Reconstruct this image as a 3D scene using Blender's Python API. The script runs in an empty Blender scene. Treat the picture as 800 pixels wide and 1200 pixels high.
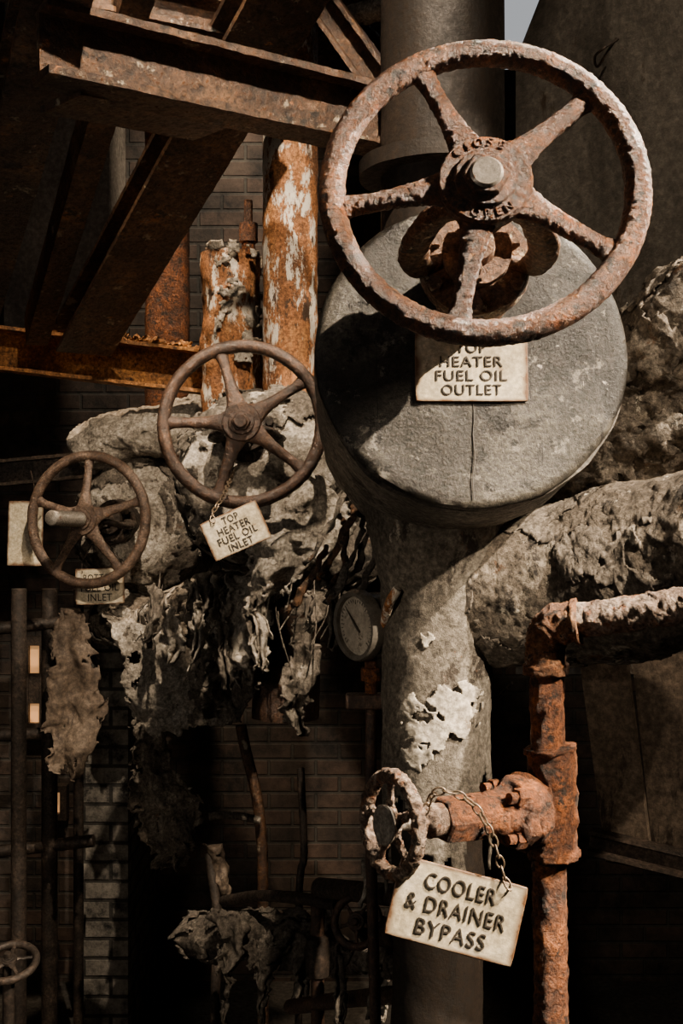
import bpy, math, random
from mathutils import Vector, Matrix, noise
random.seed(7)
F=1300.0; CZ=2.2
col=bpy.context.scene.collection
WM={}
def W(px,py,d): return Vector(((px-400)/F*d, d, CZ-(py-600)/F*d))
def S(px,d): return px/F*d
# ------------------------------------------------------------ materials
def nd(nt,t,**k):
    n=nt.nodes.new(t)
    for a,b in k.items(): setattr(n,a,b)
    return n
def ramp(nt,fac,stops,interp='LINEAR'):
    r=nd(nt,'ShaderNodeValToRGB'); r.color_ramp.interpolation=interp
    e=r.color_ramp.elements
    while len(e)<len(stops): e.new(0.5)
    for i,(p,c) in enumerate(stops):
        e[i].position=p; e[i].color=(c[0],c[1],c[2],1) if hasattr(c,'__len__') else (c,c,c,1)
    nt.links.new(fac,r.inputs[0]); return r.outputs[0]
def mixc(nt,fac,a,b,mode='MIX'):
    m=nd(nt,'ShaderNodeMix',data_type='RGBA',blend_type=mode)
    if isinstance(fac,(int,float)): m.inputs[0].default_value=fac
    else: nt.links.new(fac,m.inputs[0])
    for s,v in ((6,a),(7,b)):
        if isinstance(v,tuple): m.inputs[s].default_value=(v[0],v[1],v[2],1)
        else: nt.links.new(v,m.inputs[s])
    return m.outputs[2]
def noi(nt,vec,scale,detail=8,rough=.6,dist=0):
    n=nd(nt,'ShaderNodeTexNoise'); n.inputs['Scale'].default_value=scale
    n.inputs['Detail'].default_value=detail; n.inputs['Roughness'].default_value=rough
    n.inputs['Distortion'].default_value=dist
    nt.links.new(vec,n.inputs['Vector']); return n.outputs[0]
def base(name):
    m=bpy.data.materials.new(name); m.use_nodes=True; nt=m.node_tree
    b=nt.nodes['Principled BSDF']; tc=nd(nt,'ShaderNodeTexCoord')
    return m,nt,b,tc
def weather(name,cols,scale=12,patches=(),rough=.85,metal=0.0,bump=.5,fine=120,dist_=.01,streak=1.0,edge=None,contrast=.75,scratch=None,spec=.35,span=.2):
    m,nt,b,tc=base(name)
    mp=nd(nt,'ShaderNodeMapping'); mp.inputs['Scale'].default_value=(1,1,streak)
    nt.links.new(tc.outputs['Object'],mp.inputs[0]); v=mp.outputs[0]
    n1=noi(nt,v,scale,10,.68,.4)
    c=ramp(nt,n1,[(.5-span+2*span*i/(len(cols)-1),cc) for i,cc in enumerate(cols)])
    n2=noi(nt,tc.outputs['Object'],fine,6,.75)
    c=mixc(nt,contrast,c,ramp(nt,n2,[(.33,.12),(.5,.8),(.66,1.9)]),'MULTIPLY')
    for (pc,th,ps) in patches:
        k=noi(nt,v,ps,9,.74,.15)
        f=ramp(nt,k,[(th,0.0),(th+.04,1.0)])
        c=mixc(nt,f,c,pc)
    if scratch:
        for (sc,rot,th,pc) in scratch:
            mq=nd(nt,'ShaderNodeMapping'); mq.inputs['Scale'].default_value=sc; mq.inputs['Rotation'].default_value=(0,0,rot)
            nt.links.new(tc.outputs['Object'],mq.inputs[0])
            k=noi(nt,mq.outputs[0],1,6,.72,.8)
            f=ramp(nt,k,[(th,0.0),(th+.02,1.0)]); c=mixc(nt,f,c,pc)
    if edge:
        sp=nd(nt,'ShaderNodeSeparateXYZ'); nt.links.new(tc.outputs['Generated'],sp.inputs[0])
        outs=[]
        for i in (0,1):
            a=nd(nt,'ShaderNodeMath',operation='SUBTRACT'); nt.links.new(sp.outputs[i],a.inputs[0]); a.inputs[1].default_value=.5
            d=nd(nt,'ShaderNodeMath',operation='ABSOLUTE'); nt.links.new(a.outputs[0],d.inputs[0]); outs.append(d)
        mx=nd(nt,'ShaderNodeMath',operation='MAXIMUM'); nt.links.new(outs[0].outputs[0],mx.inputs[0]); nt.links.new(outs[1].outputs[0],mx.inputs[1])
        ad=nd(nt,'ShaderNodeMath',operation='MULTIPLY_ADD'); nt.links.new(noi(nt,tc.outputs['Object'],30,6,.7),ad.inputs[0]); ad.inputs[1].default_value=.16; nt.links.new(mx.outputs[0],ad.inputs[2])
        f=ramp(nt,ad.outputs[0],[(.52,0.0),(.57,1.0)])
        c=mixc(nt,f,c,edge)
    nt.links.new(c,b.inputs['Base Color'])
    b.inputs['Metallic'].default_value=metal
    rr=ramp(nt,n2,[(.35,min(1,rough+.1)),(.65,max(.2,rough-.25))]); nt.links.new(rr,b.inputs['Roughness'])
    b.inputs['Specular IOR Level'].default_value=spec
    ad=nd(nt,'ShaderNodeMath',operation='ADD'); nt.links.new(n1,ad.inputs[0])
    ml=nd(nt,'ShaderNodeMath',operation='MULTIPLY'); nt.links.new(n2,ml.inputs[0]); ml.inputs[1].default_value=.5
    nt.links.new(ml.outputs[0],ad.inputs[1])
    bp=nd(nt,'ShaderNodeBump'); bp.inputs['Strength'].default_value=bump; bp.inputs['Distance'].default_value=dist_
    nt.links.new(ad.outputs[0],bp.inputs['Height']); nt.links.new(bp.outputs[0],b.inputs['Normal'])
    return m
def brickmat(name,c1,c2,mortar,dirt=7):
    m,nt,b,tc=base(name)
    sp=nd(nt,'ShaderNodeSeparateXYZ'); nt.links.new(tc.outputs['Object'],sp.inputs[0])
    a=nd(nt,'ShaderNodeMath',operation='ADD'); nt.links.new(sp.outputs[0],a.inputs[0]); nt.links.new(sp.outputs[1],a.inputs[1])
    cb=nd(nt,'ShaderNodeCombineXYZ'); nt.links.new(a.outputs[0],cb.inputs[0]); nt.links.new(sp.outputs[2],cb.inputs[1])
    br=nd(nt,'ShaderNodeTexBrick'); nt.links.new(cb.outputs[0],br.inputs['Vector'])
    br.inputs['Color1'].default_value=(*c1,1); br.inputs['Color2'].default_value=(*c2,1); br.inputs['Mortar'].default_value=(*mortar,1)
    br.inputs['Scale'].default_value=1; br.inputs['Brick Width'].default_value=.22; br.inputs['Row Height'].default_value=.078
    br.inputs['Mortar Size'].default_value=.009; br.inputs['Mortar Smooth'].default_value=.5
    n=noi(nt,tc.outputs['Object'],dirt,10,.78)
    c=mixc(nt,1.0,br.outputs[0],ramp(nt,n,[(.38,.04),(.64,1.7)]),'MULTIPLY')
    nt.links.new(c,b.inputs['Base Color']); b.inputs['Roughness'].default_value=.9
    inv=nd(nt,'ShaderNodeMath',operation='MULTIPLY_ADD'); nt.links.new(br.outputs['Fac'],inv.inputs[0]); inv.inputs[1].default_value=-1
    nt.links.new(n,inv.inputs[2])
    bp=nd(nt,'ShaderNodeBump'); bp.inputs['Strength'].default_value=.8; bp.inputs['Distance'].default_value=.014
    nt.links.new(inv.outputs[0],bp.inputs['Height']); nt.links.new(bp.outputs[0],b.inputs['Normal'])
    return m
def emit(name,c,s):
    m,nt,b,tc=base(name)
    b.inputs['Base Color'].default_value=(*c,1); b.inputs['Emission Color'].default_value=(*c,1); b.inputs['Emission Strength'].default_value=s
    return m
M_wheel=weather('rust_wheel',[(.02,.009,.004),(.085,.03,.009),(.2,.076,.022)],14,[((.33,.155,.055),.61,85),((.01,.006,.004),.555,50),((.28,.078,.012),.6,14)],.5,.15,1,150,.012,contrast=1,spec=.6)
M_yoke=weather('rust_yoke',[(.03,.015,.008),(.13,.058,.026),(.27,.135,.06)],26,[((.5,.4,.27),.59,40),((.014,.009,.006),.58,30)],.6,.1,1,150,.01,contrast=.95,spec=.5)
M_wheel_d=weather('rust_wheel_dark',[(.016,.01,.007),(.055,.028,.016),(.115,.06,.033)],22,[((.23,.13,.075),.62,70)],.5,.2,.9,150,.006,contrast=.9,spec=.6)
M_wheel_g=weather('rust_wheel_greybrown',[(.025,.016,.011),(.09,.054,.035),(.19,.128,.088)],22,[((.33,.26,.195),.61,60),((.2,.08,.03),.64,20)],.55,.2,.9,150,.006,contrast=.9,spec=.55)
M_rust=weather('rust_orange',[(.02,.008,.004),(.12,.036,.008),(.32,.1,.018)],24,[((.4,.24,.12),.655,50),((.014,.007,.004),.55,45)],.68,.05,1,130,.013,contrast=1,spec=.45)
M_rustpipe=weather('rust_pipe_peeling',[(.07,.028,.010),(.26,.1,.03),(.4,.19,.07)],10,[((.6,.54,.45),.52,16),((.04,.02,.01),.57,22)],.75,0,.9,110,.008,.4,contrast=.9)
M_beam=weather('rust_beam',[(.014,.009,.006),(.07,.034,.016),(.22,.112,.052)],7,[((.32,.265,.19),.6,22),((.32,.125,.032),.62,10),((.01,.007,.005),.59,14)],.48,.25,1,70,.012,contrast=1,spec=.6)
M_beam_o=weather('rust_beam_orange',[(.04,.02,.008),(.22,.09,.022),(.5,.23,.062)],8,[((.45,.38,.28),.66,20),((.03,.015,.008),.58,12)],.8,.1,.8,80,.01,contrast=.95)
M_darkiron=weather('dark_iron',[(.012,.01,.009),(.035,.026,.02),(.08,.055,.04)],12,[],.6,.3,.6,100,.006,contrast=.9)
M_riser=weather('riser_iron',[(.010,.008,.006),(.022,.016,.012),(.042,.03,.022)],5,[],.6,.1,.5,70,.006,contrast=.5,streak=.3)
M_tank=weather('tank_grey',[(.005,.004,.003),(.022,.019,.015),(.062,.055,.044)],3.4,[((.13,.117,.097),.575,17),((.005,.004,.003),.545,6),((.44,.4,.345),.655,13),((.005,.004,.003),.58,18),((.36,.33,.28),.67,44)],.48,.05,.7,120,.007,contrast=.8,span=.11,
  scratch=[((14,60,14),.5,.70,(.36,.33,.28)),((11,45,11),-.35,.705,(.58,.54,.47)),((60,8,10),.1,.63,(.007,.005,.004)),((70,10,10),.05,.70,(.36,.33,.28))],spec=.3)
M_tanks=weather('tank_side_grey',[(.025,.021,.016),(.095,.083,.068),(.21,.186,.154)],5,[((.38,.35,.3),.63,22),((.014,.011,.008),.56,9)],.6,0,.8,90,.008,contrast=.8)
M_bezel=weather('bezel_grey',[(.07,.06,.05),(.18,.16,.135)],20,[],.45,.3,.3,110,.003,contrast=.4)
M_ins=weather('insulation_pale',[(.12,.095,.07),(.33,.285,.23),(.58,.52,.44)],8,[((.07,.052,.038),.58,20),((.2,.12,.07),.64,10)],.95,0,1,90,.014,contrast=.8)
M_insd=weather('insulation_dirty',[(.028,.022,.016),(.12,.098,.076),(.29,.25,.2)],7,[((.44,.4,.33),.62,20),((.13,.07,.038),.63,10),((.018,.014,.01),.59,14)],.95,0,1,90,.016,contrast=.85)
M_jack=weather('pipe_jacket',[(.03,.022,.015),(.1,.079,.058),(.215,.18,.138)],5,[((.4,.36,.29),.61,22),((.12,.06,.028),.6,8),((.014,.01,.007),.57,12)],.9,0,1,70,.022,contrast=.9)
M_colm=weather('column_plaster',[(.03,.024,.018),(.1,.084,.065),(.2,.175,.14)],4,[((.36,.32,.26),.62,16),((.02,.014,.009),.56,8),((.12,.055,.025),.61,10),((.38,.34,.28),.66,50)],.85,0,1,90,.01,contrast=.8,streak=.6)
M_plast=weather('plaster_flake',[(.22,.19,.15),(.48,.43,.35)],14,[((.14,.11,.08),.59,30)],.9,0,.6,80,.006)
M_casing=weather('casing_grey',[(.05,.043,.035),(.115,.1,.083),(.18,.16,.136)],3,[((.05,.034,.022),.58,6),((.24,.22,.19),.66,20),((.08,.055,.038),.6,3)],.6,0,.6,50,.01,contrast=.5,streak=.35,span=.15)
M_plank=weather('cladding_brown',[(.03,.02,.013),(.085,.06,.041),(.15,.112,.08)],5,[((.025,.016,.01),.58,8)],.8,0,.6,60,.01,.3,contrast=.7)
M_plate=weather('sign_enamel',[(.3,.24,.15),(.5,.42,.29),(.64,.57,.44)],12,[((.2,.115,.055),.62,34),((.1,.06,.035),.67,20)],.5,0,.4,120,.003,edge=(.11,.055,.027),contrast=.5)
M_ink=weather('letter_ink',[(.02,.016,.012),(.05,.04,.03)],30,[],.7,0,.1,150,.001,contrast=.3)
M_steel=weather('worn_steel',[(.22,.19,.16),(.4,.36,.31)],40,[((.14,.07,.04),.6,60)],.42,.6,.4,200,.002)
M_disc=weather('worn_disc',[(.1,.08,.06),(.3,.265,.22)],30,[((.14,.07,.04),.6,60)],.5,.1,.5,150,.003)
M_chain=weather('chain_steel',[(.06,.04,.025),(.2,.145,.095)],60,[],.5,.5,.4,200,.002)
M_dial=weather('dial_face',[(.2,.17,.135),(.4,.355,.29)],12,[((.1,.08,.06),.58,20)],.5,0,.1,100,.001,contrast=.4)
M_conc=weather('concrete_dark',[(.015,.013,.011),(.045,.039,.032)],3,[],.9,0,.6,40,.02)
M_brick=brickmat('brick_wall',(.045,.028,.02),(.028,.02,.015),(.03,.026,.021),4)
M_brickg=brickmat('brick_painted',(.17,.15,.125),(.12,.106,.088),(.03,.026,.021),11)
M_win=emit('window_glow',(1,.5,.2),.4)
M_sky=emit('sky_pane',(.66,.69,.73),.6)
# ------------------------------------------------------------ object helpers
def put(o,parent,M):
    col.objects.link(o)
    if parent is not None:
        o.parent=parent; o.matrix_parent_inverse=WM[parent].inverted()
    o.matrix_basis=M; WM[o]=M.copy(); return o
def tag(o,label=None,cat=None,group=None,kind=None):
    if label: o['label']=label
    if cat: o['category']=cat
    if group: o['group']=group
    if kind: o['kind']=kind
    return o
def empty(name,loc,parent=None,**k):
    e=bpy.data.objects.new(name,None); e.empty_display_size=.05
    put(e,parent,Matrix.Translation(loc)); return tag(e,**k)
def mk(name,vf,mat,M=None,parent=None,sharp=40,bevel=0,solid=0,**k):
    v,f=vf
    v=[Vector(a) for a in v]
    if M is None:
        lo=Vector((min(a.x for a in v),min(a.y for a in v),min(a.z for a in v)));hi=Vector((max(a.x for a in v),max(a.y for a in v),max(a.z for a in v)))
        c=(lo+hi)/2; M=Matrix.Translation(c); v=[a-c for a in v]
    me=bpy.data.meshes.new(name); me.from_pydata([tuple(a) for a in v],[],f); me.update()
    me.materials.append(mat)
    me.polygons.foreach_set('use_smooth',[True]*len(me.polygons))
    if sharp: me.set_sharp_from_angle(angle=math.radians(sharp))
    o=bpy.data.objects.new(name,me); put(o,parent,M)
    if solid:
        s=o.modifiers.new('solid','SOLIDIFY'); s.thickness=solid; s.offset=0
    if bevel:
        b=o.modifiers.new('bev','BEVEL'); b.width=bevel; b.segments=2; b.limit_method='ANGLE'
    return tag(o,**k)
def frame(o,n,roll=0,up=Vector((0,0,1))):
    z=Vector(n).normalized(); x=up.cross(z).normalized(); y=z.cross(x)
    R=Matrix((x,y,z)).transposed().to_4x4()
    return Matrix.Translation(o)@R@Matrix.Rotation(math.radians(roll),4,'Z')
def xf(vf,M): return [M@Vector(a) for a in vf[0]],vf[1]
def join(*l):
    V=[];Fc=[]
    for v,f in l:
        n=len(V); V+=list(v); Fc+=[tuple(i+n for i in t) for t in f]
    return V,Fc
def rough(vf,amp,sc,seed=0,oct=3,gain=.5):
    out=[]
    for a in vf[0]:
        a=Vector(a); d=Vector((0,0,0)); A=amp; s=sc
        for i in range(oct):
            d+=noise.noise_vector(a*s+Vector((seed*7.3+i*3.1,seed,i)))*A; A*=gain; s*=2.1
        out.append(a+d)
    return out,vf[1]
def holes(vf,sc,thr,seed=0):
    V,Fc=vf; keep=[]
    for f in Fc:
        if len(f)>4: continue
        c=sum((V[i] for i in f),Vector())/len(f)
        q=c*sc+Vector((seed*3.7,seed,0))
        h=noise.noise(q)+.5*noise.noise(q*2.3)+.3*noise.noise(q*5)
        if h<thr: keep.append(f)
    used=sorted({i for f in keep for i in f}); mp={o:i for i,o in enumerate(used)}
    return [V[i] for i in used],[tuple(mp[i] for i in f) for f in keep]
def lathe(prof,seg=48,capa=True,capb=True):
    V=[];Fc=[]
    for r,z in prof:
        for i in range(seg):
            t=2*math.pi*i/seg; V.append(Vector((r*math.cos(t),r*math.sin(t),z)))
    for j in range(len(prof)-1):
        for i in range(seg):
            k=(i+1)%seg; Fc.append((j*seg+i,j*seg+k,(j+1)*seg+k,(j+1)*seg+i))
    if capa: Fc.append(tuple(range(seg))[::-1])
    if capb: Fc.append(tuple((len(prof)-1)*seg+i for i in range(seg)))
    return V,Fc
def fine(prof,step):
    out=[prof[0]]
    for (r0,z0),(r1,z1) in zip(prof,prof[1:]):
        n=max(1,int(math.hypot(r1-r0,z1-z0)/step))
        for i in range(1,n+1): out.append((r0+(r1-r0)*i/n,z0+(z1-z0)*i/n))
    return out
def hexp(r,z0,z1): return lathe([(r*.93,z0),(r,z0+.002),(r,z1-.003),(r*.9,z1)],6)
def torus(R,r,seg=160,ts=20,el=1.0):
    V=[];Fc=[]
    for i in range(seg):
        t=2*math.pi*i/seg
        for j in range(ts):
            p=2*math.pi*j/ts; q=R+r*math.cos(p)
            V.append(Vector((q*math.cos(t),q*math.sin(t),r*el*math.sin(p))))
    for i in range(seg):
        for j in range(ts):
            a=i*ts+j;b=((i+1)%seg)*ts+j;c=((i+1)%seg)*ts+(j+1)%ts;d=i*ts+(j+1)%ts
            Fc.append((a,b,c,d))
    return V,Fc
def spline(pts,n):
    P=[pts[0]*2-pts[1]]+list(pts)+[pts[-1]*2-pts[-2]]
    out=[]
    for i in range(1,len(P)-2):
        for k in range(n):
            t=k/n
            out.append(.5*((2*P[i])+(P[i+1]-P[i-1])*t+(2*P[i-1]-5*P[i]+4*P[i+1]-P[i+2])*t*t+(3*P[i]-P[i-1]-3*P[i+1]+P[i+2])*t**3))
    out.append(P[-2].copy()); return out
def sweep(path,rad,seg=24,ref=Vector((0,0,1)),cap=True):
    V=[];Fc=[];n=len(path)
    if not isinstance(rad,(list,tuple)): rad=[rad]*n
    x=None
    for i,p in enumerate(path):
        t=(path[min(i+1,n-1)]-path[max(i-1,0)]).normalized()
        if x is None:
            x=ref.cross(t)
            if x.length<.1: x=Vector((0,1,0)).cross(t)
        else: x=x-t*x.dot(t)
        x.normalize(); y=t.cross(x)
        r=rad[i]; a,b=r if isinstance(r,tuple) else (r,r)
        for k in range(seg):
            q=2*math.pi*k/seg; V.append(p+x*a*math.cos(q)+y*b*math.sin(q))
    for j in range(n-1):
        for i in range(seg):
            k=(i+1)%seg; Fc.append((j*seg+i,j*seg+k,(j+1)*seg+k,(j+1)*seg+i))
    if cap:
        Fc.append(tuple(range(seg))[::-1]); Fc.append(tuple((n-1)*seg+i for i in range(seg)))
    return V,Fc
def line(a,b,n): return [a.lerp(b,i/n) for i in range(n+1)]
def prism(prof,p0,p1,up=Vector((0,0,1)),n=1):
    t=(p1-p0).normalized(); s=t.cross(up).normalized(); u=s.cross(t)
    V=[];Fc=[];m=len(prof)
    for j in range(n+1):
        p=p0.lerp(p1,j/n)
        for a,b in prof: V.append(p+s*a+u*b)
    for j in range(n):
        for i in range(m):
            k=(i+1)%m; Fc.append((j*m+i,j*m+k,(j+1)*m+k,(j+1)*m+i))
    Fc.append(tuple(range(m))[::-1]); Fc.append(tuple(n*m+i for i in range(m)))
    return V,Fc
def ibeam(w,h,t=.012): 
    return [(-w/2,-h/2),(w/2,-h/2),(w/2,-h/2+t),(t/2,-h/2+t),(t/2,h/2-t),(w/2,h/2-t),(w/2,h/2),(-w/2,h/2),(-w/2,h/2-t),(-t/2,h/2-t),(-t/2,-h/2+t),(-w/2,-h/2+t)]
def cbeam(w,h,t=.012):
    return [(-w/2,-h/2),(w/2,-h/2),(w/2,-h/2+t),(-w/2+t,-h/2+t),(-w/2+t,h/2-t),(w/2,h/2-t),(w/2,h/2),(-w/2,h/2)]
def rect(w,h): return [(-w/2,-h/2),(w/2,-h/2),(w/2,h/2),(-w/2,h/2)]
def box(lo,hi):
    a,b=lo,hi
    V=[(x,y,z) for x in (a[0],b[0]) for y in (a[1],b[1]) for z in (a[2],b[2])]
    return V,[(0,1,3,2),(4,6,7,5),(0,4,5,1),(2,3,7,6),(0,2,6,4),(1,5,7,3)]
def text(s,size,ext=.0006,off=0.0,width=None):
    cu=bpy.data.curves.new('t','FONT'); cu.body=s; cu.size=size; cu.align_x='CENTER'; cu.align_y='CENTER'; cu.extrude=ext; cu.offset=off; cu.resolution_u=4
    cu.space_character=1.1
    o=bpy.data.objects.new('t',cu); col.objects.link(o); bpy.context.view_layer.update()
    me=bpy.data.meshes.new_from_object(o.evaluated_get(bpy.context.evaluated_depsgraph_get()))
    V=[v.co.copy() for v in me.vertices]; Fc=[tuple(p.vertices) for p in me.polygons]
    bpy.data.objects.remove(o); bpy.data.curves.remove(cu); bpy.data.meshes.remove(me)
    if width and V:
        x0=min(v.x for v in V); w=max(v.x for v in V)-x0; k=width/w; c=x0+w/2
        y0=min(v.y for v in V); cy=(max(v.y for v in V)+y0)/2
        for v in V: v.x=(v.x-c)*k; v.y-=cy
    return V,Fc
def sheet(rows,mat,name,parent=None,nu=40,amp=.02,jag=.012,seed=1,thick=.004,bulge=.0,hole=.2,**k):
    V=[];Fc=[]
    L=spline([W(a,y,d) for a,b,y,d in rows],18); R=spline([W(b,y,d) for a,b,y,d in rows],18)
    n=len(L)
    for j in range(n):
        v=j/(n-1)
        for i in range(nu+1):
            u=i/nu
            p=L[j].lerp(R[j],u)
            e=min(u,1-u,v,1-v)*2; fl=1-min(1,e*4)
            q=p+noise.noise_vector(p*9+Vector((seed,0,0)))*amp*1.4+noise.noise_vector(p*24+Vector((seed,5,0)))*amp*.6+noise.noise_vector(p*65)*amp*.22+noise.noise_vector(p*150)*amp*.08
            q.y-=bulge*math.sin(math.pi*u)+amp*.9*math.sin(u*9+seed+2.5*noise.noise(p*6))*(.3+v)
            jj=noise.noise_vector(Vector((p.x*28,seed,p.z*22)))+noise.noise_vector(Vector((p.x*80,seed,p.z*70)))*.6
            q+=Vector((jj.x,0,jj.z))*jag*fl*2.2
            V.append(q)
    for j in range(n-1):
        for i in range(nu):
            a=j*(nu+1)+i
            u=i/nu; v=j/(n-1); e=min(u,1-u,1.3*(1-v)+.02,v+.1)
            h=noise.noise(Vector((V[a].x*26,seed*3,V[a].z*18)))+.5*noise.noise(Vector((V[a].x*80,seed*3,V[a].z*60)))
            if h>hole+e*1.9: continue
            Fc.append((a,a+1,a+nu+2,a+nu+1))
    used=sorted({i for f in Fc for i in f}); mp={o:i for i,o in enumerate(used)}
    V=[V[i] for i in used]; Fc=[tuple(mp[i] for i in f) for f in Fc]
    return mk(name,(V,Fc),mat,parent=parent,sharp=0,solid=thick,**k)
def chain(path_pts,name,parent,mat,lr=.006,wr=.0016):
    P=spline(path_pts,20)
    L=[0]
    for a,b in zip(P,P[1:]): L.append(L[-1]+(b-a).length)
    step=lr*2.3; n=int(L[-1]/step); parts=[]
    for i in range(n):
        s=(i+.5)*step; j=next(k for k in range(1,len(L)) if L[k]>=s)
        p=P[j-1].lerp(P[j],(s-L[j-1])/(L[j]-L[j-1])); t=(P[j]-P[j-1]).normalized()
        rf=Vector((0,0,1)) if abs(t.z)<.9 else Vector((0,1,0))
        a=rf.cross(t).normalized(); b=t.cross(a)
        if i%2: a,b=b,-a
        R=Matrix((t,a,b)).transposed().to_4x4()
        v,f=torus(lr,wr,14,6)
        v=[Vector((q.x*1.35,q.y*.8,q.z)) for q in v]
        parts.append(xf((v,f),Matrix.Translation(p)@R))
    return mk(name,join(*parts),mat,parent=parent)
def rayplane(px,py,C,n):
    o=Vector((0,0,CZ)); d=W(px,py,1)-o
    return o+d*((C-o).dot(n)/d.dot(n))
# ------------------------------------------------------------ valve parts
def handwheel(valve,M,R,tube,a0,hubz,hubR,mat,seed,letters=False,nspoke=5,amp=.0012,spindle=.03,spr=.017,sw=1.0,fs=60,hi=1):
    hw=empty('handwheel',M.translation,valve)
    mk('rim',rough(torus(R-tube,tube,int((200 if R>.1 else 110)*hi),int(20*math.sqrt(hi))+2),amp,fs,seed,4,.6),mat,M,hw,0)
    for i in range(nspoke):
        t=math.radians(a0+360/nspoke*i); d=Vector((math.cos(t),math.sin(t),0))
        p=[]; rr=[]
        N=int(34*hi); r0=hubR*.55; r1=R-tube*1.1
        for k in range(N+1):
            u=k/N; r=r0+(r1-r0)*u
            z=hubz*(1-(3*u*u-2*u**3))-tube*.1
            p.append(d*r+Vector((0,0,z)))
            w=R*sw*(.05+.025*(1-u)+.115*math.exp(-u*7)+.10*math.exp(-(1-u)*13)); h=R*(.045+.01*math.exp(-u*6)+.012*math.exp(-(1-u)*10))
            rr.append((w,h))
        mk('spoke',rough(sweep(p,rr,int(18*math.sqrt(hi)),Vector((0,0,1))),amp*1.1,fs,seed+i,4,.6),mat,M,hw,0)
    hz=hubz
    hp=fine([(hubR*.02,hz-R*.14),(hubR*.6,hz-R*.14),(hubR*.62,hz-R*.05),(hubR,hz-R*.045),(hubR*1.02,hz+R*.035),(hubR*.97,hz+R*.06),(hubR*.9,hz+R*.062),(hubR*.68,hz+R*.062),(hubR*.66,hz+R*.085),(hubR*.62,hz+R*.09),(hubR*.02,hz+R*.09)],R*.02)
    mk('hub',rough(lathe(hp,72),amp*.9,fs,seed+9,4,.6),mat,M,hw,50)
    mk('retaining_nut',rough(hexp(hubR*.52,hz+R*.08,hz+R*.13),amp*.3,60,seed),mat,M,hw,25,bevel=R*.01)
    zt=hz+R*.13+spindle
    mk('spindle',rough(lathe([(spr,hz-R*.15),(spr,zt-.003),(spr*.85,zt),(.001,zt)],32),amp*.12,60,seed),M_steel if letters else mat,M,hw,40)
    if letters:
        for word,c,dirn in (('CLOSE',100,-1),('OPEN',-80,1)):
            parts=[]
            st=17; n=len(word)
            for i,ch in enumerate(word):
                a=math.radians(c+dirn*(i-(n-1)/2)*st)
                rr=hubR*.83
                L=Matrix.Translation(Vector((rr*math.cos(a),rr*math.sin(a),hz+R*.063)))@Matrix.Rotation(a-math.pi/2 if dirn<0 else a+math.pi/2,4,'Z')
                parts.append(xf(text(ch,hubR*.27,.0014,0),L))
            mk('raised_lettering',rough(join(*parts),.0007,200,3),mat,M,hw)
    return hw
def yoke(valve,M,s,zf,zb,mat,seed,L,aw=1.0):
    mk('yoke_sleeve',rough(lathe(fine([(.02*s,zf),(.034*s,zf),(.036*s,zf-.03*s),(.028*s,zf-.04*s)],.006)),.001,60,seed),mat,M,valve)
    mk('valve_stem',lathe([(.011*s,zf+.03*s),(.011*s,zb)],20),M_steel,M,valve)
    for sg in (-1,1):
        P=spline([Vector((sg*.018*s,0,zf-.015*s)),Vector((sg*.062*s,-.01*s,zf-.03*s)),Vector((sg*.085*s*aw,-.02*s,(zf+zb)/2)),Vector((sg*.078*s*aw,-.012*s,zb+.015*s)),Vector((sg*.058*s*aw,0,zb-.005))],16)
        mk('yoke_arm',rough(sweep(P,[(.022*s,.012*s)]*len(P),22,Vector((0,1,0))),.0022,60,seed+sg,4,.6),mat,M,valve,0)
    mk('packing_gland',rough(lathe(fine([(.001,zb+.075*s),(.024*s,zb+.075*s),(.026*s,zb+.05*s),(.05*s,zb+.048*s),(.05*s,zb+.03*s),(.036*s,zb+.028*s),(.04*s,zb)],.006)),.0012,60,seed),mat,M,valve)
    for sg in (-1,1):
        T=Matrix.Translation(Vector((0,sg*.038*s,0)))
        mk('gland_bolt',xf(join(lathe([(.006*s,zb),(.006*s,zb+.085*s)],14),hexp(.012*s,zb+.05*s,zb+.064*s)),T),mat,M,valve,25)
    mk('bonnet_flange',rough(lathe(fine([(.03*s,zb+.006),(.080*s,zb+.004),(.083*s,zb-.018*s),(.066*s,zb-.02*s),(.06*s,zb-.05*s),(.062*s,zb-L)],.006),70),.0018,45,seed,4,.6),mat,M,valve,45)
    for i in range(6):
        a=math.radians(30+60*i); T=Matrix.Translation(Vector((.068*s*math.cos(a),.068*s*math.sin(a),zb+.002)))
        mk('flange_bolt',xf(hexp(.012*s,0,.013*s),T),mat,M,valve,25)
# ============================================================ SETTING
mk('wall_back',box((-3.2,5.2,0),(3.2,5.4,5.2)),M_brick,kind='structure')
mk('wall_left',box((-3.2,0,0),(-3.0,5.2,5.2)),M_brick,kind='structure')
mk('wall_right',box((2.6,0,0),(2.8,5.2,5.2)),M_brick,kind='structure')
mk('floor',box((-3.2,-1,-.2),(3.2,5.4,0)),M_conc,kind='structure')
mk('ceiling',box((-3.2,2.2,5.2),(3.2,5.4,5.35)),M_conc,kind='structure')
def window(n,x0,x1,z0,z1,mat,t,bar=None):
    mk('window_%d'%n,box((x0,5.17,z0),(x1,5.2,z1)),mat,kind='structure')
    fr=[box((x0-t,5.14,z0-t),(x0,5.2,z1+t)),box((x1,5.14,z0-t),(x1+t,5.2,z1+t)),box((x0,5.14,z0-t),(x1,5.2,z0)),box((x0,5.14,z1),(x1,5.2,z1+t))]
    if bar: fr.append(box((x0,5.15,bar[0]),(x1,5.2,bar[1])))
    mk('trim_%d'%n,join(*fr),M_darkiron,kind='structure')
window(1,-1.45,-1.40,1.22,1.58,M_win,.04,(1.31,1.45))
window(2,.62,1.5,4.25,5.1,M_sky,.05)
window(3,-1.345,-1.305,.80,.90,M_win,.03)
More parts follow.
